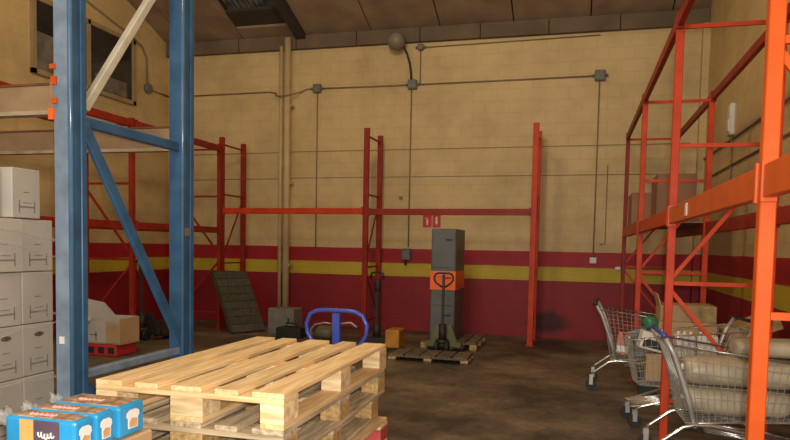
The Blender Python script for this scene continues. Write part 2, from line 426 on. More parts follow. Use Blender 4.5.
# long office window high in the left wall
w = MB()
WY0, WY1, WZ0, WZ1 = 8.25, 10.62, 3.92, 5.05
for a, c in (((WY0, WZ0), (WY1, WZ0+.07)), ((WY0, WZ1-.07), (WY1, WZ1)), ((WY0, WZ0), (WY0+.07, WZ1)), ((WY1-.07, WZ0), (WY1, WZ1)), ((9.4, WZ0), (9.46, WZ1))):
    w.span((XL, a[0], a[1]), (XL+.06, c[0], c[1]))
wf = w.build('window_2', M['frame_wood'], kind='structure')
MB().span((XL, WY0+.07, WZ0+.07), (XL+.02, WY1-.07, WZ1-.07)).build('pane', M['glass'], wf)
MB().span((XL+.02, WY0+.09, WZ0+.08), (XL+.03, 9.36, WZ0+.62)).build('papers', M['blind'], wf)
MB().span((XL+.02, 9.60, WZ0+.09), (XL+.03, 10.4, WZ0+.34)).build('papers', M['blind'], wf)

# ------------------------------------------------------------------ things on the back wall
def conduit(pts, label, r=.014, m='conduit', name='conduit'):
    return solo(MB().tube(pts, r, 7), name, M[m], label, 'conduit', loc=pts[0])
Yc = YB-.02
# rain pipes
p = thing('drain_pipe', 'thicker cream downpipe running down the back wall from the roof beam', 'pipe', (-5.175, YB-.18, 0))
MB().cyl((-5.175, YB-.18, 0.0), (-5.175, YB-.18, 5.22), .062).build('pipe', M['pipe'], p)
for z in (1.1, 2.6, 4.0): MB().span((-5.25, YB-.20, z), (-5.10, YB-.003, z+.04)).build('pipe_clip', M['pipe'], p)
p = thing('drain_pipe', 'thinner cream downpipe just left of the thicker one', 'pipe', (-5.325, YB-.12, 0))
MB().cyl((-5.325, YB-.12, 0.0), (-5.325, YB-.12, 5.10), .036).build('pipe', M['pipe'], p)
for z in (1.3, 2.9, 4.5): MB().span((-5.37, YB-.13, z), (-5.28, YB-.003, z+.03)).build('pipe_clip', M['pipe'], p)
def jbox(x, z, label, s=.15):
    t = thing('junction_box', label, 'junction box', (x, YB, z-s/2), 'grey junction boxes on the back wall')
    MB().span((x-s/2, YB-.08, z-s/2), (x+s/2, YB, z+s/2)).build('box', M['jbox'], t, .01)
    MB().span((x-s/2+.015, YB-.088, z-s/2+.015), (x+s/2-.015, YB-.08, z+s/2-.015)).build('lid', M['jbox'], t, .004)
    for sx in (-1, 1): MB().cyl((x+sx*s/2, YB-.04, z), (x+sx*(s/2+.04), YB-.04, z), .022, 8).build('gland', M['jbox'], t)
    return t
jbox(-4.654, 4.337, 'grey junction box on the wall right of the two cream downpipes')
jbox(-2.875, 4.334, 'grey junction box on the wall below the round siren', .16)
jbox(.267, 4.347, 'grey junction box highest on the right half of the back wall', .17)
jbox(-2.74, 4.965, 'small grey junction box close under the roof beam right of the siren', .10)
conduit([(-7.72, Yc, 4.30), (-5.62, Yc, 4.315), (-5.48, Yc, 4.29), (-5.42, YB-.16, 4.22), (-5.33, YB-.19, 4.19), (-5.18, YB-.27, 4.18), (-5.05, YB-.22, 4.21), (-4.95, Yc, 4.30), (-4.86, Yc, 4.335), (-4.77, Yc, 4.337)], 'brown conduit that bends round the cream downpipes on the back wall')
conduit([(-4.535, Yc, 4.337), (-2.995, Yc, 4.334)], 'horizontal brown conduit between the left and middle wall boxes')
conduit([(-2.755, Yc, 4.334), (.145, Yc, 4.347)], 'long horizontal brown conduit from the middle box to the right box')
conduit([(-2.64, Yc, 4.965), (.25, Yc, 5.0)], 'thin brown conduit running just under the roof beam', .01)
conduit([(-2.745, Yc, 4.91), (-2.745, Yc, 4.35)], 'short vertical conduit joining the small upper box to the middle box', .01)
conduit([(-4.654, Yc, 4.26), (-4.654, Yc, 1.42)], 'vertical brown conduit dropping right of the downpipes', .011)
conduit([(-2.895, Yc, 4.25), (-2.895, Yc, 1.50)], 'vertical brown conduit dropping to the grey switch box', .012)
conduit([(.262, Yc, 4.26), (.262, Yc, 1.40)], 'vertical brown conduit dropping to the white wall socket', .011)
conduit([(.44, Yc, 2.9), (.44, Yc, 1.62), (.36, Yc, 1.60)], 'short thin conduit right of the white wall socket', .007)
for z, lab in ((3.21, 'upper of two thin lines running along the cream back wall'), (2.73, 'lower of two thin lines running along the cream back wall')):  # two thin brown lines, nearly level, along the cream wall
    solo(MB().tube([(XL+.05, YB-.008, z-.03), (-5.45, YB-.008, z-.01), (-5.05, YB-.008, z), (-2, YB-.008, z+.01), (XR-.2, YB-.008, z+.02)], .006, 6), 'wall_line', M['cable'], lab, 'cable', loc=(XL+.05, YB, z))  # thin brown line, filed under cable
# switch box
t = thing('switch_box', 'grey switch box on the red band at the end of a vertical conduit', 'switch', (-2.92, YB, 1.26))
MB().span((-3.00, YB-.10, 1.27), (-2.84, YB, 1.47)).build('box', M['jbox'], t, .01)
MB().span((-2.96, YB-.115, 1.32), (-2.88, YB-.10, 1.42)).build('lid', M['mid_grey'], t, .004)
MB().cyl((-2.93, YB-.05, 1.27), (-2.93, YB-.05, 1.18), .022, 8).build('plug', M['black'], t)
def socket(x, z, label, w=.10, h=.10):
    t = thing('wall_socket', label, 'socket', (x, YB, z-h/2))
    MB().span((x-w/2, YB-.05, z-h/2), (x+w/2, YB, z+h/2)).build('housing', M['white_plastic'], t, .01)
    MB().cyl((x, YB-.05, z), (x, YB-.056, z), .03, 12).build('cover', M['white_plastic'], t)
socket(.265, 1.335, 'white wall socket on the red band at the foot of a conduit', .11, .10)
socket(.66, 1.215, 'small white wall socket on the edge of red and yellow bands', .09, .05)
# fire sign
t = thing('fire_sign', 'small red sign with two white pictograms on the cream wall above the grey cabinet', 'sign', (-2.49, YB-.01, 1.86))
MB().span((-2.64, YB-.012, 1.85), (-2.485, YB, 2.07)).build('panel', M['sign_red'], t)
MB().span((-2.465, YB-.012, 1.85), (-2.325, YB, 2.07)).build('panel', M['sign_red'], t)
d = MB(); d.span((-2.575, YB-.016, 1.89), (-2.545, YB-.012, 1.98)); d.span((-2.568, YB-.016, 1.98), (-2.552, YB-.012, 2.01)); d.span((-2.60, YB-.016, 2.0), (-2.55, YB-.012, 2.012)); d.build('pictogram', M['white_print'], t)
d = MB(); d.span((-2.41, YB-.016, 1.95), (-2.38, YB-.012, 2.035)); d.prism([(-2.425, YB-.014, 1.95), (-2.365, YB-.014, 1.95), (-2.395, YB-.014, 1.89)], (0, .002, 0)); d.build('pictogram', M['white_print'], t)
solo(MB().cyl((-3.05, YB-.03, 2.36), (-3.05, YB, 2.36), .035, 10), 'wall_plug', M['jbox'], 'small dark round plug on the cream wall left of the red sign', 'plug', loc=(-3.05, YB, 2.32))
# siren on the roof beam with its hanging cable
t = thing('siren', 'round dusty grey siren mounted on the roof beam of the back wall', 'siren', (-3.13, YB-.12, 4.93))
MB().lathe((-3.13, YB-.10, 5.07), (0, -1, -.25), [(0, .06), (.05, .12), (.09, .155), (.20, .15), (.26, .115), (.29, .05), (.292, .001)], 20).build('housing', M['lamp_grey'], t)
MB().span((-3.20, YB-.16, 5.02), (-3.06, YB-.10, 5.12)).build('bracket', M['lamp_grey'], t)
MB().tube([(-3.04, YB-.16, 5.0), (-2.97, YB-.10, 4.86), (-2.93, YB-.05, 4.70), (-2.91, YB-.03, 4.55), (-2.90, YB-.03, 4.42)], .02, 8).build('cable', M['dark_steel'], t)
# conduit on the left wall
Xc = XL+.02
conduit([(Xc, 9.35, 5.35), (Xc, 10.55, 5.12), (Xc, 10.85, 5.02), (Xc, 10.98, 4.86), (Xc, 11.0, 4.405)], 'curved brown conduit on the left wall beside the office window', .018)
conduit([(Xc, 11.06, 4.31), (Xc, 11.66, 4.31)], 'short brown conduit from the left wall box to the corner', .016)
t = thing('junction_box', 'dark round junction box on the left wall near the corner', 'junction box', (XL, 11.0, 4.22))
MB().cyl((XL, 11.0, 4.31), (XL+.08, 11.0, 4.31), .085, 14).build('box', M['jbox'], t)
MB().cyl((XL+.08, 11.0, 4.31), (XL+.09, 11.0, 4.31), .06, 14).build('lid', M['jbox'], t)
# right wall fittings
t = thing('wall_light', 'narrow white fitting high on the right wall behind the orange rack', 'light fitting', (XR, 9.55, 3.0))
MB().span((XR-.07, 9.46, 3.0), (XR, 9.64, 3.40)).build('housing', M['white_plastic'], t, .015)
MB().span((XR-.08, 9.49, 3.05), (XR-.07, 9.61, 3.20)).build('cover', M['white_print'], t)
conduit([(XR-.02, 9.52, 3.0), (XR-.02, 9.52, 1.9)], 'vertical conduit below the white fitting on the right wall', .012)
conduit([(XR-.02, 11.5, 2.95), (XR-.02, 3.0, 2.95)], 'upper brown conduit running along the right wall', .013)
conduit([(XR-.02, 11.5, 2.62), (XR-.02, 3.0, 2.62)], 'lower brown conduit running along the right wall', .013)

# ------------------------------------------------------------------ racks
def frame_part(root, A, B, z1, mpost, mbrace, w=.08, dp=.06, hz=(), dg=(), along='Y', bw=.03, plate=True):
    """upright frame: two posts A, B (x,y), horizontals at heights hz, diagonals (z at A, z at B)"""
    for (x, y) in (A, B):
        q = MB()
        sx, sy = (w, dp) if along == 'Y' else (dp, w)
        # C-shaped section, open towards the frame inside
        cx, cy = (B[0]-A[0], B[1]-A[1]) if (x, y) == A else (A[0]-B[0], A[1]-B[1])
        L = math.hypot(cx, cy); cx /= L; cy /= L
        tck = .006
        q.span((x-sx/2, y-sy/2, 0), (x+sx/2, y+sy/2, z1))
        po = q.build('post', mpost, root, .004)
        if plate:
            MB().span((x-sx/2-.025, y-sy/2-.025, 0), (x+sx/2+.025, y+sy/2+.025, .008)).build('base_plate', mpost, root)
    for z in hz: MB().bar((*A, z), (*B, z), bw*.7, bw).build('brace', mbrace, root)
    for za, zb in dg: MB().bar((*A, za), (*B, zb), bw*.7, bw).build('diagonal_brace', mbrace, root)

def beam_part(root, p, q, h, w, m, conn=None, name='beam'):
    o = MB().bar(p, q, w, h).build(name, m, root, .004)
    p, q = Vector(p), Vector(q); d = (q-p).normalized()
    for e, s in ((p, 1), (q, -1)):
        c = MB(); c.bar(e + d*s*.002, e + d*s*.03, w+.012, h+.03); c.build('connector', conn or m, o)
    return o

# --- back rack: three frames and two low beams, aged red
t = thing('pallet_rack', 'aged red pallet rack with one beam level standing along the back wall', 'rack', (-3.4, 10.65, 0), None)
BX = [(-6.0, 3.33), (-3.37, 3.42), (-.66, 3.43)]
for x, z1 in BX:
    frame_part(t, (x, 10.65), (x, 11.43), z1, M['red_orange' if x > -1 else 'red'], M['red'], .088, .06,
               (.25, 1.15, 2.35, z1-.12), ((1.2, 2.32), (1.12, .3)), 'Y', .028)
for i in range(2):
    beam_part(t, (BX[i][0]+.04, 10.63, 2.06), (BX[i+1][0]-.04, 10.63, 2.07), .10, .05, M['red_orange' if i == 0 else 'red'])
# --- left rack
t = thing('pallet_rack', 'aged red pallet rack running along the left wall', 'rack', (-6.3, 8.1, 0))
for y in (5.4, 8.13, 10.50):
    frame_part(t, (-5.96, y), (-6.72, y), 3.19, M['red'], M['red'], .075, .06, (.3, 1.25, 2.3, 3.1), ((1.3, 2.25), (1.2, .35)), 'X', .03)
for (ya, yb) in ((5.44, 8.09), (8.17, 10.46)):
    for z in (1.72, 3.11):
        beam_part(t, (-5.94, ya, z), (-5.94, yb, z), .10, .05, M['red'])
        beam_part(t, (-6.74, ya, z), (-6.74, yb, z), .10, .05, M['red'])
# --- right rack, orange
t = thing('pallet_rack', 'tall orange pallet rack along the right wall with beams running to the back', 'rack', (1.05, 6.9, 0))
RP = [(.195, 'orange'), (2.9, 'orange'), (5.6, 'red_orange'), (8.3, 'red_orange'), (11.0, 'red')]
for y, mm in RP:
    if y < 1: continue
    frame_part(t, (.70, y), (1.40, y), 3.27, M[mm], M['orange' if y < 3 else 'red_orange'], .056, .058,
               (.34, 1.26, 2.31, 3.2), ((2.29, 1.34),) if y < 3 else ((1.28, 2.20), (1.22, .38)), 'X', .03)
frame_part(t, (.70, .2), (1.40, .2), 3.27, M['orange'], M['orange'], .056, .058, (.34, 1.26, 2.31, 3.2), (), 'X', .03)
for i in range(4):
    ya, yb = RP[i][0]+.03, RP[i+1][0]-.03
    for x in (.70, 1.40):
        s = -.008 if x < 1 else .008
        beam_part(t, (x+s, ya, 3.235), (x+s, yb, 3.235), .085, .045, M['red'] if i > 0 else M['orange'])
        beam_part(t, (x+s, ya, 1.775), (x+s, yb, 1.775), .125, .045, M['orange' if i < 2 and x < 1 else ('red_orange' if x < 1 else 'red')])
d = MB()
for k in range(8): d.span((.68, 8.45+k*.31, 1.84), (1.42, 8.45+k*.31+.28, 1.858))
d.build('shelf_board', M['card_dark'], t)
MB().span((.6655, 4.66, 1.735), (.6690, 4.74, 1.815)).build('sticker', M['white_print'], t)

# --- foreground blue rack: one frame (two deep uprights) with its brown beams to the left
t = thing('pallet_rack', 'blue pallet rack frame in the left foreground with brown beams leading left', 'rack', (-2.7, 3.6, 0))
bx0, bx1 = -2.762, -2.651
fr_w = M['blue_worn']
def blue_post(y0, y1, face='blue_worn'):
    # outer face worn pale, side flange blue with a fold line
    o = MB().span((bx0, y0+.012, 0), (bx1-.012, y1, 5.2)).build('post', M['blue'], t, .006)
    MB().span((bx0, y0, 0), (bx1, y0+.012, 5.2)).build('post_face', M[face], o, .004)
    q = MB()
    q.span((bx1-.012, y0+.012, 0), (bx1, y0+.05, 5.2)); q.span((bx1-.012, y1-.045, 0), (bx1, y1, 5.2)); q.span((bx1-.016, y0+.05, 0), (bx1-.008, y1-.045, 5.2))
    q.build('post_flange', M['blue'], o, .004)
    MB().span((bx0-.03, y0-.03, 0), (bx1+.03, y1+.03, .01)).build('base_plate', M['blue'], o)
def glint_edge(y):  # glossy rod added on the post corner to catch the flash as a streak
    MB().cyl((bx1-.010, y+.010, .012), (bx1-.010, y+.010, 5.2), .0145, 16).build('glint_edge', M['blue_glint'], t)
glint_edge(4.174); glint_edge(3.10)
blue_post(3.10, 3.225); blue_post(4.174, 4.315, 'blue')
bxm = -2.70
MB().bar((bxm, 3.225, 2.165), (bxm, 4.18, 2.16), .04, .062).build('brace', M['blue'], t, .006)
MB().bar((bxm, 3.225, .737), (bxm, 4.18, .737), .05, .05).build('brace', M['blue_worn'], t, .006, label='pale worn blue horizontal brace')
MB().bar((bxm, 3.26, 2.24), (bxm, 4.18, 3.46), .045, .052).build('diagonal_brace', M['cream_brace'], t, .006, label='cream painted diagonal brace')
MB().bar((bxm+.02, 3.23, 2.14), (bxm+.02, 4.18, .80), .03, .075).build('diagonal_brace', M['blue'], t, .006)
MB().bar((bxm, 3.23, .66), (bxm, 4.18, .12), .03, .075).build('diagonal_brace', M['blue'], t, .006)
for (y, z0, z1, xr) in ((3.16, 2.185, 2.345, bx0), (4.22, 2.135, 2.295, bx0)):
    bm_ = MB(); x0 = -5.6
    bm_.span((x0, y-.025, z0+.02), (xr, y+.025, z1))
    o = bm_.build('beam', M['brown_beam'], t, .004)
    MB().span((x0, y-.035, z0), (xr, y+.03, z0+.022)).build('beam_lip', M['lip'], o)
    MB().span((x0, y-.03, z1), (xr, y+.03, z1+.012)).build('beam_lip', M['lip_dark'], o)
    if y < 3.5:
        MB().span((xr-.04, y-.040, z0-.03), (xr+.006, y-.025, z1+.03)).build('connector', M['brown_beam'], o)
        for za_, zb_, xo in ((z0-.035, z0+.025, 0), (z0+.05, z0+.08, .02), (z1-.01, z1+.035, .018), (z1+.075, z1+.10, .01)):
            MB().span((xr-.025+xo, y-.072, za_), (xr+.008+xo, y-.045, zb_)).build('safety_clip', M['hivis' if zb_ < z0+.03 else 'orange'], o)
MB().span((-5.66, 3.10, 0), (-5.56, 3.225, 5.2)).build('post', M['blue'], t, .006)
MB().span((-5.66, 4.174, 0), (-5.56, 4.315, 5.2)).build('post', M['blue'], t, .006)
MB().span((bx1-.001, 4.20, 1.545), (bx1+.004, 4.26, 1.60)).build('sticker', M['lamp_grey'], t)
MB().span((bx0+.03, 3.092, .93), (bx0+.06, 3.10, .97)).build('sticker', M['white_print'], t)

# ------------------------------------------------------------------ pallet stack on a blue hand pallet truck
PX0, PX1, PY0, PY1 = -1.900, -1.058, 2.350, 3.790
PW, PL = PX1-PX0, PY1-PY0
def make_pallet(grey=False, group='wooden pallets in the tall foreground stack', label='', blocks='block'):
    r = thing('wooden_pallet', label, 'pallet', (0, 0, 0), group)
    W = M['wood_grey'] if grey else M['wood']; WX = M['wood_greyx'] if grey else M['wood_x']
    ws = [.125, .105, .135, .100, .135]; gap = (PW-sum(ws))/4; x = -PW/2; sk = (.012, -.010, .006, .014, .0)
    for k, w in enumerate(ws):
        MB().prism([(x, -PL/2, .122), (x+w, -PL/2, .122), (x+w+sk[k]-.004, PL/2, .122), (x+sk[k]+.008*(k % 2), PL/2, .122)], (0, 0, .022)).build('top_board', W, r, .003); x += w+gap
    for y in (-PL/2+.0725, 0, PL/2-.0725):
        MB().span((-PW/2, y-.0725, .100), (PW/2, y+.0725, .122)).build('cross_board', WX, r, .003)
        for x, w in ((-PW/2+.05, .10), (0, .145), (PW/2-.05, .10)):
            MB().span((x-w/2, y-.0725, .022), (x+w/2, y+.0725, .100)).build('block', M[blocks], r, .003)
    for x, w in ((-PW/2+.05, .10), (0, .145), (PW/2-.05, .10)):
        MB().span((x-w/2, -PL/2, 0), (x+w/2, PL/2, .022)).build('bottom_board', W, r, .003)
    return r
cxp, cyp = (PX0+PX1)/2, (PY0+PY1)/2
LIFT = .93 - 6*.144
pa = make_pallet(False, label='top pale wooden pallet of the foreground stack, its deck in full view')
pa.location = (cxp, cyp, LIFT+5*.144)
pb = make_pallet(True, label='weathered wooden pallet directly under the top pallet of the foreground stack', blocks='chip')
pb.location = (cxp-.004, cyp, LIFT+4*.144); pb.rotation_euler.z = .004
labs = ['greyish wooden pallet third from the top of the foreground stack, pushed slightly left',
        'wooden pallet fourth from the top of the foreground stack, with a red corner block', 'wooden pallet fifth from the top of the foreground stack',
        'lowest wooden pallet of the foreground stack, on the forks of the blue truck']
for k in range(4):
    c = copy_tree(pb if k % 2 == 0 else pa)
    c.location = (cxp + (-.03, .012, -.008, .0)[k], cyp-(.02, 0, .01, 0)[k], LIFT+(3-k)*.144); c.rotation_euler.z = (.012, -.006, .005, 0)[k]
    c['label'] = labs[k]
    if k == 1:
        for ch in c.children:
            if ch.name.startswith('block') and ch.data.vertices[0].co.x > .2 and ch.data.vertices[0].co.y > .4:
                ch.data = ch.data.copy(); ch.data.materials[0] = M['red_block']; ch['label'] = 'red painted block'

def pallet_truck(label, x, y, rz, mh, mb_, zl=.0, fork=1.15, handle_w=.40, top=1.10, group=None, tilt=.0, loop_h=.24, mast_w=.05):
    """built facing local -Y (handle), forks towards +Y; returns root"""
    r = thing('hand_pallet_truck', label, 'pallet truck', (0, 0, 0), group)
    for s in (-1, 1):
        f = MB(); f.span((s*.19-.08, .12, zl+.06), (s*.19+.08, .12+fork, zl+.085)); f.span((s*.19-.075, .12, zl+.04), (s*.19-.06, .1+fork, zl+.085)); f.span((s*.19+.06, .12, zl+.04), (s*.19+.075, .1+fork, zl+.085))
        fo = f.build('fork', mb_, r, .004)
        MB().cyl((s*.19-.04, fork-.02, .04), (s*.19+.04, fork-.02, .04), .04, 14).build('roller', M['black'], fo)
    MB().span((-.26, .02, zl+.085), (.26, .14, zl+.16)).build('fork_carriage', mb_, r, .008)
    MB().prism([(-.20, .06, zl+.14), (.20, .06, zl+.14), (.11, .06, zl+.40), (-.11, .06, zl+.40)], (0, .06, 0)).build('fork_carriage', mb_, r)
    pu = MB(); pu.cyl((0, -.02, .16), (0, -.02, .42), .055); pu.cyl((0, -.02, .14), (0, -.02, .20), .09); pu.build('pump', M['dark_steel'], r)
    wh = MB()
    for s in (-1, 1): wh.cyl((s*.05, -.02, .09), (s*.10, -.02, .09), .09, 18)
    wh.cyl((-.1, -.02, .09), (.1, -.02, .09), .02, 8)
    wh.build('steering_wheels', M['black'], r)
    def hp(z): return Vector((0, -.03 - tilt*(z-.35), z))
    MB().bar(hp(.36), hp(top-.02), mast_w, .03, (0,1,0)).build('handle_shaft', mh, r, .004)
    pts = []; zc = top-loop_h/2; w = handle_w/2
    prof = [(0,1),( .35,1),(.62,.97),(.86,.80),(1,.35),(.98,-.1),(.80,-.55),(.45,-.9),(.16,-1.2)]
    for u, v in prof: pts.append((u*w, v*loop_h/2))
    loop = [(-u, v) for u, v in pts[::-1]] + pts[1:]
    lp = MB().tube([hp(zc+v) + Vector((u, 0, 0)) for u, v in loop], .0135, 10).build('handle_loop', mh, r)
    MB().tube([hp(zc+loop_h*.18)+Vector((-.02, -.02, 0)), hp(zc+loop_h*.22)+Vector((-.09, -.02, 0)), hp(zc+loop_h*.12)+Vector((-.13, -.02, 0))], .006, 6).build('lever', M['mid_grey'], r)
    r.location = (x, y, 0); r.rotation_euler.z = rz
    return r
# blue truck: its handle end is on the far side of the stack, forks come back under the pallets
pallet_truck('blue hand pallet truck whose handle loop rises behind the foreground pallet stack', -1.455, 4.03, PI, M['truck_blue'], M['truck_blue'], zl=LIFT+.100-.086, fork=1.15, handle_w=.405, top=1.09, loop_h=.27, tilt=-.06)

# ------------------------------------------------------------------ bread packs on a carton, bottom left
def loaf(y0, w, x1, label, front=False, h=.112, ln=.262, z0=.838):
    r = thing('bread_pack', label, 'bread pack', (x1-ln/2, y0+w/2, z0), 'blue packs of sliced bread')
    x0 = x1-ln
    b_ = MB().span((x0, y0+.002, z0), (x1, y0+w-.002, z0+h)); b_.build('wrapper', M['blue_wrap'], r, .012, segs=3)
    MB().span((x0+.02, y0+.012, z0+h-.002), (x1-.016, y0+w-.012, z0+h+.0025)).build('printed_top', M['toast'], r)
    sc = MB()
    yy = y0+w*.45
    sc.tube([(x0+.06+k*.0022+.004*math.cos(k*.75), yy+.010*math.sin(k*.75), z0+h+.003) for k in range(46)], .0028, 5)
    sc.build('lettering', M['pink_print'], r)
    # end emblem: a plain pale badge
    cx_, cz_ = y0+w*.52, z0+h*.50
    e = MB()
    k_ = 1.0 if w < .1 else 1.25
    out = [(-.020, -.030), (.020, -.030), (.021, .004), (.027, .012), (.025, .026), (.012, .034), (-.012, .034), (-.025, .026), (-.027, .012), (-.021, .004)]
    e.prism([(x1+.0005, cx_+u*k_, cz_+v) for u, v in out], (.0018, 0, 0)); e.build('badge', M['white_print'], r)
    e = MB(); out = [(-.016, -.026), (.016, -.026), (.017, .0), (-.006, .006), (-.017, -.006)]
    e.prism([(x1+.0023, cx_+u*k_, cz_+v) for u, v in out], (.001, 0, 0)); e.build('badge', M['tan_print'], r)
    # gathered plastic end
    g = MB(); rr = random.Random(int(y0*1000)); c = Vector((x0, y0+w/2, z0+h*.6))
    for k in range(11):
        a = rr.uniform(-1.1, 1.1); b2 = rr.uniform(-.15, 1.0)
        d1 = Vector((-math.cos(a)*.06, math.sin(a)*.035, .012+.045*b2))
        g.prism([c, c+d1*.8+Vector((0,.014,0)), c+d1*1.05, c+d1*.75-Vector((0,.014,.006))], (0.0012, 0, .0012))
    g.build('gathered_end', M['clear'], r)
    if front:
        MB().span((x0+.06, y0-.001, z0+.004), (x0+.112, y0+.0025, z0+h-.006)).build('print_stripe', M['tan_stripe'], r)
        MB().span((x0+.112, y0-.001, z0+.004), (x0+.205, y0+.0025, z0+h-.006)).build('print_panel', M['purple'], r)
        s = MB(); s.tube([(x0+.128+k*.0013+.003*math.cos(k*.7), y0-.003, z0+h*.55+.008*math.sin(k*.7)+.003*math.sin(k*.2)) for k in range(46)], .0022, 5)
        s.build('lettering', M['white_print'], r)
    return r
loaf(1.700, .088, -1.45, 'blue bread pack nearest the corner, showing its tan stripe and purple panel', True)
loaf(1.795, .090, -1.45, 'blue bread pack in the middle of the row of three')
loaf(1.905, .140, -1.45, 'blue bread pack at the far end of the row, beside the pallet stack', ln=.27, h=.110)
def carton(name, label, a, c, m='card', group=None, tape=True, flaps=None, cat='box', rz=0):
    ctr = Vector(((a[0]+c[0])/2, (a[1]+c[1])/2, a[2]))
    r = thing(name, label, cat, ctr, group)
    MB().span(a, c).build('body', M[m], r, .006)
    if tape:
        ym = (a[1]+c[1])/2
        MB().span((a[0]-.001, ym-.025, c[2]-.08), (c[0]+.001, ym+.025, c[2]+.001)).build('tape_strip', M['tape'], r)
    g = MB(); g.span((a[0]-.0015, a[1]-.0015, (a[2]+c[2])/2), (c[0]+.0015, a[1]+.001, (a[2]+c[2])/2+.004))
    r.rotation_euler.z = rz
    return r
carton('cardboard_box', 'brown cardboard box under the blue bread packs', (-1.80, 1.66, .42), (-1.435, 2.07, .836))
carton('cardboard_box', 'brown cardboard box on the floor at the bottom of the bread stack', (-1.81, 1.64, 0), (-1.42, 2.10, .419))

# ------------------------------------------------------------------ stack of white cartons under the blue rack
SX = -2.95; bl, bh, bd = .235, .262, .40
ZB = .144
pal = make_pallet(True, 'pallet', 'weathered pallet under the stack of white cartons'); 
pal['group'] = ''; del pal['group']
pal.location = (-3.34, 2.98, 0); 
def white_carton(label, hole=False, h=bh):
    r = thing('white_carton', label, 'box', (0, 0, 0), 'white cartons stacked under the blue rack')
    MB().span((-bd, 0, 0), (0, bl-.006, h-.004)).build('body', M['white_card'], r, .004)
    p_ = MB(); x = .0012
    yc, zc = bl*.5, h*.22
    p_.span((0, yc-.065, zc-.004), (x, yc+.065, zc+.004))
    for s in (-1, 1): p_.span((0, yc+s*.062-.004, zc-.03), (x, yc+s*.062+.004, zc+.034))
    p_.build('print_mark', M['print'], r)
    MB().span((0, yc-.03, zc+.02), (x, yc+.035, zc+.024)).build('print_line', M['print'], r)
    MB().span((0, yc-.03, zc+.075), (x, yc+.02, zc+.079)).build('print_line', M['print'], r)
    q_ = MB(); q_.span((-bd*.72, -.001, zc-.004), (-bd*.28, 0, zc+.004))
    for s in (-1, 1): q_.span((-bd*.5+s*.085-.004, -.001, zc-.03), (-bd*.5+s*.085+.004, 0, zc+.034))
    q_.build('print_mark', M['print'], r)
    if hole:
        ring = [(.0005, bl*.5+.036*math.cos(a*PI/7), h*.78+.012*math.sin(a*PI/7)) for a in range(14)]
        MB().prism(ring, (.001, 0, 0)).build('hand_hole', M['hole'], r)
    return r
wc = white_carton('x'); wch = white_carton('x', True)
ys = [2.60, 2.60+bl, 2.60+2*bl]
rown = ['bottom', 'second', 'third', 'fourth', 'fifth']
rowl = ['bottom', 'second lowest', 'middle', 'second highest', 'top']
coll = ['near column', 'middle column', 'column touching the blue post']
nrow = 5; bh5 = (1.615-ZB)/nrow
first = True
for rI in range(nrow):
    for cI in range(3):
        src = wch if rI == 2 else wc
        o = copy_tree(src)
        o.location = (SX + random.uniform(-.006, .004), ys[cI], ZB + rI*bh5)
        o.scale = (1, 1, bh5/bh)
        o['label'] = 'white carton, %s row of the stack, %s' % (rowl[rI], coll[cI])
o = copy_tree(wc); o.location = (SX, 3.005, 1.617); o.scale = (1, .86, .275/bh); o['label'] = 'single white carton standing on top of the carton stack, in view beside the post'
o = copy_tree(wc); o.location = (SX-.06, 2.76, 1.617); o.scale = (1, .9, .275/bh); o['label'] = 'white carton on top of the stack at its near end'
for s in (wc, wch):
    for ch in list(s.children): bpy.data.objects.remove(ch)
    bpy.data.objects.remove(s)
# twisted stretch-film strands round the cartons
f = MB()
for za, zb, r0 in ((1.60, 1.50, .008), (1.55, 1.40, .006), (1.24, 1.07, .007), (.95, 1.02, .005), (.72, .70, .008), (.60, .45, .008)):
    f.tube([(SX+.012, 2.60 + k*.117, za+(zb-za)*k/6 + .008*math.sin(k*2.1)) for k in range(7)], r0, 6)
solo(f, 'stretch_film', M['film'], 'twisted strands of clear stretch film round the stack of white cartons', 'stretch film', loc=(SX+.012, 3.1, .45))

# ------------------------------------------------------------------ tall grey cabinet on a pallet, with a hand truck in front
def small_pallet(label, x0, x1, y0, y1, m1='wood_grey', m2='wood_greyx', h=.13, group=None):
    r = thing('wooden_pallet', label, 'pallet', ((x0+x1)/2, (y0+y1)/2, 0), group)
    n = 5; w = (x1-x0)/n
    for k in range(n): MB().span((x0+k*w+.012, y0, h-.02), (x0+(k+1)*w-.012, y1, h)).build('top_board', M[m1], r)
    for y in (y0+.05, (y0+y1)/2, y1-.05):
        MB().span((x0, y-.05, h-.04), (x1, y+.05, h-.02)).build('cross_board', M[m2], r)
        for x in (x0+.05, (x0+x1)/2, x1-.05): MB().span((x-.05, y-.05, .02), (x+.05, y+.05, h-.04)).build('block', M['chip'], r)
    for x in (x0+.05, (x0+x1)/2, x1-.05): MB().span((x-.05, y0, 0), (x+.05, y1, .02)).build('bottom_board', M[m1], r)
    return r
small_pallet('dull wooden pallet under the tall dark grey cabinet', -2.19, -1.36, 9.72, 10.74, 'dark_pallet', 'dark_pallet')
small_pallet('low dark pallet lying flat on the floor in front of the grey cabinet', -2.36, -1.30, 8.55, 9.05, 'dark_pallet', 'dark_pallet', .09)
t = thing('metal_cabinet', 'tall dark grey metal cabinet with an orange band, on a pallet by the wall', 'cabinet', (-1.9, 10.2, .13))
cx0, cx1, cy0, cy1 = -2.095, -1.725, 9.90, 10.70
MB().span((cx0, cy0, .13), (cx1, cy1, 1.78)).build('body', M['cab'], t, .008)
for z0_, z1_ in ((.17, .62), (.64, 1.18), (1.20, 1.745)):
    dd = MB().span((cx0+.015, cy0-.012, z0_), (cx1-.015, cy0, z1_)).build('door', M['cab'], t, .004)
    MB().span((cx1-.15, cy0-.022, z1_-.14), (cx1-.06, cy0-.012, z1_-.12)).build('handle', M['black'], dd)
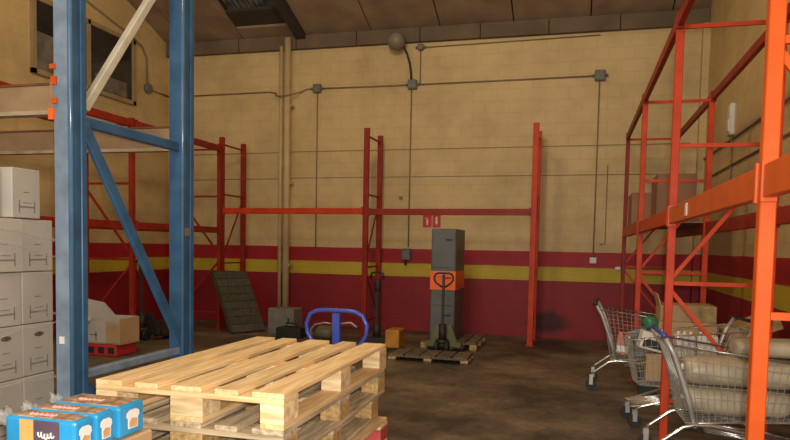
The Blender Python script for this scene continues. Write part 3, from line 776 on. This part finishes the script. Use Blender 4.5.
MB().span((cx0-.006, cy0-.02, .87), (cx1+.006, cy1+.004, 1.15)).build('band', M['hivis'], t, label='fluorescent orange band round the cabinet')
pallet_truck('dark hand pallet truck parked in front of the grey cabinet', -1.80, 9.40, 0, M['dark_steel'], M['olive'], zl=0, fork=.25, handle_w=.27, top=1.14, loop_h=.18, tilt=-.02, mast_w=.035)

# orange-yellow electric truck left of the cabinet, black mast
t = thing('pallet_truck', 'small orange-yellow powered pallet truck with a thin black mast, left of the cabinet', 'pallet truck', (-2.75, 9.45, 0))
MB().span((-2.61, 9.25, .05), (-2.40, 9.60, .31)).build('cover', M['yellow_or'], t, .02, segs=2)
MB().span((-2.94, 9.35, .04), (-2.61, 9.75, .17)).build('base', M['dark_steel'], t, .01)
for y in (9.30, 9.55): MB().cyl((-2.52, y-.03, .06), (-2.52, y+.03, .06), .06, 14).build('wheel', M['black'], t)
MB().cyl((-2.86, 9.45, .06), (-2.86, 9.53, .06), .06, 14).build('wheel', M['black'], t)
MB().bar((-2.83, 9.58, .15), (-2.835, 9.60, .98), .045, .04, (0,1,0)).build('mast', M['black'], t)
MB().blob((-2.835, 9.60, .92), (.09, .08, .22), .8).build('mast_head', M['black'], t)
MB().tube([(-2.94, 9.60, 1.02), (-2.93, 9.60, 1.10), (-2.835, 9.60, 1.125), (-2.75, 9.60, 1.10), (-2.74, 9.60, 1.02)], .014, 8).build('handle_loop', M['black'], t)
MB().cyl((-2.83, 9.58, .15), (-2.83, 9.58, .36), .06, 12).build('pump', M['black'], t)

# dark slatted pallet leaning on the corner post of the back rack
r = thing('leaning_pallet', 'dark slatted wooden pallet leaning against the rack post at the left of the back wall', 'pallet', (-5.27, 10.33, 0))
p0 = Vector((-5.43, 10.02, .0)); p1 = Vector((-5.10, 10.55, .0)); tl = Vector((-5.875, 10.16, .99)); 
eu = (p1-p0); ev = (tl-p0); nn = eu.cross(ev).normalized()
if nn.y > 0: nn = -nn
R = Matrix((eu.normalized(), ev.normalized(), nn)).transposed()
W_, H_ = eu.length, ev.length
ctr = p0 + eu/2 + ev/2 - nn*.05
ctr.z += .03
for k in range(8):
    u = (k+.5)/8
    MB().box(ctr + ev*(u-.5) + nn*.045, (W_, H_/8-.008, .018), R).build('slat', M['dark_wood'], r)
for k in (-.45, 0, .45): MB().box(ctr + eu*k, (.07, H_, .075), R).build('bearer', M['dark_wood'], r)

# grey box, black box and small machine behind the blue truck
t = thing('metal_box', 'square mid-grey metal box on the floor below the drain pipes', 'box', (-4.7, 10.5, 0))
MB().span((-4.97, 10.36, 0), (-4.50, 10.72, .43)).build('body', M['mid_grey'], t, .01)
MB().span((-4.93, 10.35, .05), (-4.54, 10.36, .38)).build('door', M['mid_grey'], t, .004)
MB().span((-4.60, 10.335, .2), (-4.58, 10.35, .28)).build('handle', M['black'], t)
t = thing('battery_case', 'low black case on the floor in front of the grey metal box', 'case', (-4.5, 10.05, 0))
MB().span((-4.62, 9.92, 0), (-4.20, 10.22, .17)).build('body', M['black'], t, .015, segs=2)
MB().tube([(-4.50, 10.07, .17), (-4.50, 10.07, .23), (-4.32, 10.07, .23), (-4.32, 10.07, .17)], .012, 8).build('handle', M['black'], t)
t = thing('small_machine', 'small grey machine with a curved hose on the floor, seen through the blue handle loop', 'machine', (-3.5, 9.2, 0))
MB().span((-3.72, 9.05, 0), (-3.32, 9.40, .16)).build('base', M['dark_steel'], t, .02, segs=2)
MB().blob((-3.50, 9.22, .23), (.30, .24, .20), .7).build('tank', M['olive'], t)
MB().tube([(-3.66, 9.1, .14), (-3.68, 9.08, .28), (-3.60, 9.06, .36), (-3.46, 9.06, .39), (-3.34, 9.06, .38)], .014, 8).build('hose', M['galv'], t)

# ------------------------------------------------------------------ under the left rack
t = thing('torn_carton', 'torn open white and brown carton on the floor under the left rack', 'box', (-6.0, 7.6, 0))
a0, a1, c0, c1 = -6.45, -5.66, 7.45, 7.85
MB().span((a0, c0, .16), (a1, c1, .18)).build('bottom', M['card'], t)
MB().span((a0, c0, .16), (a1-.20, c0+.012, .46)).build('front_panel', M['white_card'], t)
MB().prism([(a1-.20, c0, .16), (a1, c0, .16), (a1, c0, .42), (a1-.20, c0, .46)], (0, .012, 0)).build('front_panel', M['card'], t)
MB().prism([(a0, c1, .16), (a1, c1, .16), (a1, c1, .50), (a0+.42, c1, .50), (a0+.25, c1, .66), (a0, c1, .70)], (0, .012, 0)).build('back_panel', M['white_card'], t)
MB().span((a1, c0, .16), (a1+.012, c1, .50)).build('side_panel', M['card'], t)
MB().prism([(a0, c0, .16), (a0, c1, .16), (a0, c1, .70), (a0, c0, .64)], (.012, 0, 0)).build('side_panel', M['white_card'], t)
MB().prism([(a0, c0, .50), (a1-.40, c0, .50), (a1-.50, c0-.12, .34), (a0, c0-.14, .36)], (0, -.008, .004)).build('flap', M['white_card'], t)
q = MB()
for xx in (-6.28, -6.18, -6.02): q.span((xx, c0-.003, .20), (xx+.02, c0, .32))
q.span((-6.28, c0-.003, .20), (-6.16, c0, .22)); q.span((-6.10, c0-.003, .27), (-5.99, c0, .285))
q.build('print_mark', M['print'], t)
t = thing('red_crate', 'low red plastic crate on the floor under the torn carton', 'crate', (-6.05, 7.65, 0))
MB().span((-6.48, 7.44, 0), (-5.70, 7.86, .155)).build('body', M['red_plastic'], t, .02, segs=2)
q = MB()
for k in range(5): q.span((-6.42+k*.15, 7.436, .04), (-6.33+k*.15, 7.44, .12))
q.build('grip_slots', M['black'], t)
pallet_truck('dark red hand pallet truck standing inside the left rack behind the torn carton', -6.36, 8.92, 0, M['dark_red'], M['dark_steel'], zl=0, fork=.35, handle_w=.20, top=1.22, loop_h=.20, tilt=0, mast_w=.055)

# ------------------------------------------------------------------ shopping carts
def make_cart(label, cap='dark_steel'):
    """faces local +X; handle at -X; floor at z=0"""
    r = thing('shopping_cart', label, 'shopping cart', (0,0,0), 'shopping carts by the orange rack')
    def P(u, v, w):   # u: 0 rear..1 front, v: -1..1 across, w: 0 bottom..1 top
        xr = -.30 - .10*w; xf = .40 + .08*w
        x = xr + (xf-xr)*u
        hw = (.20 + .07*w) - u*(.06 + .01*w)
        zb = .335 + .03*u; zt = .87 - .11*u
        return Vector((x, v*hw, zb + (zt-zb)*w))
    bk = MB(); R_ = .0023
    nx, nz, ny = 18, 6, 8
    for s in (-1, 1):
        for i in range(nx+1): bk.tube([P(i/nx, s, 0), P(i/nx, s, 1)], R_, 4, caps=False)
        for j in range(1, nz): bk.tube([P(0, s, j/nz), P(1, s, j/nz)], R_, 4, caps=False)
    for i in range(ny+1):
        v = -1 + 2*i/ny
        bk.tube([P(1, v, 0), P(1, v, 1)], R_, 4, caps=False); bk.tube([P(0, v, 0), P(0, v, .55)], R_, 4, caps=False)
        bk.tube([P(0, v, 0), P(1, v, 0)], R_, 4, caps=False)
    for j in range(1, nz): bk.tube([P(1, -1, j/nz), P(1, 1, j/nz)], R_, 4, caps=False)
    for i in range(0, nx+1, 2): bk.tube([P(i/nx, -1, 0), P(i/nx, 1, 0)], R_, 4, caps=False)
    bk.build('basket', M['galv'], r)
    rim = MB()
    rim.tube([P(0,-1,1), P(1,-1,1), P(1,1,1), P(0,1,1)], .0075, 8, closed=True); rim.tube([P(0,-1,0), P(1,-1,0), P(1,1,0), P(0,1,0)], .006, 8, closed=True)
    rim.build('basket_rim', M['chrome'], r)
    for s in (-1, 1):
        MB().tube([(-.47, s*.255, .935), (-.40, s*.255, .81), (-.30, s*.235, .53), (-.24, s*.225, .31)], .019, 8).build('rear_post', M['galv'], r)
        MB().tube([(-.50, s*.24, .16), (-.46, s*.24, .20), (-.32, s*.24, .31), (-.25, s*.238, .33), (-.14, s*.235, .33), (.10, s*.21, .285), (.38, s*.17, .19), (.44, s*.16, .15)], .0135, 9).build('chassis_tube', M['chrome'], r)
    g = MB()
    for v in (-.6, -.2, .2, .6): g.tube([(-.44, v*.24, .87), (-.25, v*.22, .36)], .006, 6)
    g.tube([(-.44, -.24, .87), (-.44, .24, .87)], .007, 6)
    g.build('rear_gate', M['galv'], r)
    h = MB().tube([(-.47, -.265, .94), (-.47, .265, .94)], .014, 10).build('handle', M[cap], r)
    for s in (-1, 1): MB().blob((-.47, s*.262, .935), (.042, .045, .045), .8, 12, 8).build('handle_end', M[cap], h)
    tr = MB()
    for k in range(7):
        y = -.15 + .05*k; tr.tube([(-.16, y, .27), (.45, y*.9, .185)], .0075, 6)
    tr.tube([(-.16, -.17, .27), (.46, -.145, .185), (.46, .145, .185), (-.16, .17, .27)], .010, 8, closed=True)
    tr.build('lower_tray', M['chrome'], r)
    for sx, x, yy, zt in ((-1, -.49, .24, .17), (1, .43, .16, .16)):
        for s in (-1, 1):
            c = MB(); c.span((x-.018, s*yy-.022, .06), (x+.018, s*yy-.016, zt)); c.span((x-.018, s*yy+.016, .06), (x+.018, s*yy+.022, zt)); c.span((x-.018, s*yy-.022, zt-.006), (x+.018, s*yy+.022, zt))
            c = c.build('caster', M['galv'], r)
            MB().cyl((x, s*yy-.013, .058), (x, s*yy+.013, .058), .058, 18).build('wheel', M['black'], c)
    return r
k1 = make_cart('x')
k2 = copy_tree(k1); k2['label'] = 'middle shopping cart pointing left, filled with white packs, behind the orange post'
k3 = copy_tree(k1); k3['label'] = 'nearest shopping cart, loaded with beige sacks, between the two front orange posts'
k1['label'] = 'shopping cart farthest back, loaded with small packets, beside the dark red wall'
for ch in k3.children_recursive:
    if ch.name.startswith('handle'): ch.data = ch.data.copy(); ch.data.materials[0] = M['cap_blue']
k1.location = (.70, 7.74, 0); k1.rotation_euler.z = -.06
k2.location = (.93, 6.22, 0); k2.rotation_euler.z = PI + .12
k3.location = (1.05, 5.15, 0); k3.rotation_euler.z = .04
def place(o, rx=0, ry=0, rz=0, loc=None):
    o.rotation_euler = (rx, ry, rz)
    if loc: o.location = loc
    return o
G = 'goods in the farthest shopping cart'
def packet(name, m, label, cat, loc, s, rot=(0,0,0), bevel=.008, part=None):
    o = MB().box((0, 0, s[2]/2), s).build(name, M[m], None, bevel, segs=2); tag(o, label, cat)
    o.location = loc; o.rotation_euler = rot
    if part:
        pm, a, c = part
        MB().span(a, c).build('printed_panel', M[pm], o)
    return o
packet('packet', 'salmon', 'salmon and white packet lying in the farthest shopping cart', 'packet', (.50, 7.62, .40), (.13, .10, .23), (0, .12, 0), part=('white_print', (-.06, -.052, .02), (.06, -.049, .09)))
o = MB().tube([(-.15, 0, .04), (.15, 0, .04)], .042, 14).build('cardboard_tube', M['lightblue']); tag(o, 'light blue tube lying across the farthest shopping cart', 'tube'); o.location = (.63, 7.73, .56); o.rotation_euler = (0, -.30, 0)
packet('packet', 'red_plastic', 'small red packet low at the rear of the farthest shopping cart', 'packet', (.515, 7.84, .372), (.085, .10, .14), part=('salmon', (-.04, -.052, .03), (.04, -.049, .09)))
packet('storage_bin', 'mid_grey', 'grey plastic bin in the front half of the farthest shopping cart', 'bin', (.76, 7.72, .365), (.26, .15, .18), part=('dark_steel', (-.11, -.05, .178), (.11, .05, .182)))
# middle cart: white packs with grey grid, plus oddments at its front
for k, (x, y, z, rz) in enumerate(((.90, 6.16, .38, .05), (1.08, 6.16, .38, .03), (.91, 6.17, .606, .1), (1.09, 6.18, .606, -.05), (1.00, 6.31, .38, 0.12))):
    nm = ['lower left', 'lower right', 'upper left', 'upper right', 'rear'][k]
    o = packet('bottle_pack', 'white_plastic', 'white shrink-wrapped pack at the %s of the middle shopping cart' % nm, 'pack', (x, y, z), (.165, .13, .20), (0, 0, rz), .02)
    o['group'] = 'white packs in the middle shopping cart'
    for j in range(3): MB().cyl((-.05+j*.05, 0, .20), (-.05+j*.05, 0, .222), .012, 8).build('cap', M['white_print'], o)
o = packet('carton', 'white_plastic', 'white and black carton tilted on the front edge of the middle shopping cart', 'box', (.63, 6.15, .66), (.20, .15, .15), (0, .22, .1), part=('black', (-.08, -.077, .02), (.08, -.073, .09)))
packet('packet', 'card', 'small tan box under the white and black carton in the middle cart', 'box', (.68, 6.18, .39), (.15, .15, .24))
o = MB().blob((0,0,.06), (.13, .12, .11), .9, 16, 10, .35).build('plastic_bag', M['green']); tag(o, 'crumpled green plastic bag on top of the middle shopping cart', 'bag'); o.location = (.63, 6.15, .835)
o = MB().blob((0,0,.05), (.16, .12, .11), .9, 16, 10, .12).build('plastic_bag', M['black']); tag(o, 'crumpled black plastic bag behind the green bag in the middle cart', 'bag'); o.location = (.70, 6.30, .64)
t = thing('bucket', 'dull teal bucket on the floor behind the orange post, beside the middle cart', 'bucket', (.72, 7.10, 0))
MB().lathe((.72, 7.10, 0), (0,0,1), [(0,.001),(0,.08),(.30,.105),(.31,.11),(.32,.11),(.32,.10),(.03,.07),(.03,.001)], 20).build('body', M['teal'], t)
MB().tube([(.615, 7.10, .31), (.62, 7.04, .39), (.72, 7.01, .43), (.82, 7.04, .39), (.825, 7.10, .31)], .005, 6).build('handle', M['galv'], t)
# nearest cart: long beige sacks
def sack(label, loc, s, rz=0, ry=0, tie=True, seed=1, group=None):
    rr = random.Random(seed)
    o = MB().blob((0, 0, s[2]/2), s, (.30), 24, 18, .10, rr).build('sack', M['sack']); tag(o, label, 'sack', group)
    o.location = loc; o.rotation_euler = (0, ry, rz)
    if tie:
        MB().blob((-s[0]/2-.005, -s[1]*.12, s[2]*.60), (.03, .035, .05), .9, 10, 8).build('tie', M['white_plastic'], o)
    return o
sack('lowest of three beige sacks in the nearest shopping cart, with a white tie', (1.10, 5.15, .365), (.68, .28, .203), .04, seed=3)
sack('middle of three beige sacks in the nearest shopping cart, with a white tie', (1.12, 5.15, .572), (.74, .33, .205), .04, 0, seed=4)
sack('topmost of three beige sacks in the nearest shopping cart, set towards its front', (1.31, 5.17, .785), (.48, .28, .13), .04, 0, tie=False, seed=5)
sack('beige sack lying on the floor in front of the nearest shopping cart', (1.38, 4.25, 0), (.5, .34, .22), .2, tie=False, seed=31)

# ------------------------------------------------------------------ cartons in and under the orange rack
carton('cardboard_box', 'brown cardboard box on the floor at the bottom of the stack behind the middle cart', (.86, 6.92, 0), (1.30, 7.35, .34))
carton('cardboard_box', 'brown cardboard box second from the floor behind the middle cart', (.86, 6.92, .341), (1.29, 7.35, .68))
carton('cardboard_box', 'brown cardboard box third up in the stack, under the taped one', (.79, 6.93, .681), (1.31, 7.36, .83))
t = carton('cardboard_box', 'topmost brown cardboard box of the stack, with shiny tape and one flap up', (.80, 6.94, .831), (1.30, 7.36, .99))
MB().span((1.13, 6.936, .845), (1.27, 6.94, .985)).build('tape_patch', M['tape'], t)
MB().prism([(.80, 6.94, .96), (.80, 7.30, .96), (.765, 7.30, 1.09), (.765, 6.94, 1.09)], (.008, 0, .004)).build('flap', M['card'], t)
carton('cardboard_box', 'dull cardboard box on the floor right of the taped stack', (1.34, 6.55, 0), (1.80, 7.1, .35), 'card_dark')
carton('cardboard_box', 'dull cardboard box on top of another, right of the taped stack', (1.34, 6.55, .351), (1.80, 7.1, .66), 'card_dark')
t = carton('cardboard_box', 'flat cardboard box tilted on top of the dull boxes by the right wall', (1.30, 6.62, .70), (1.74, 7.05, .83), 'card')
t.rotation_euler.y = -.38; t.location.z = .76; t.location.x = 1.585
carton('cardboard_box', 'reddish brown box on the rack shelf, next to the far end of the rack', (.72, 10.05, 1.86), (1.24, 10.72, 2.32), 'card_dark')
carton('cardboard_box', 'reddish brown box on the rack shelf nearer the camera, set back from the edge', (.93, 8.95, 1.86), (1.38, 9.6, 2.46), 'card_dark')
carton('cardboard_box', 'small brown box on the shelf behind the nearer shelf box', (1.16, 9.7, 1.86), (1.40, 10.0, 2.2), 'card_dark')
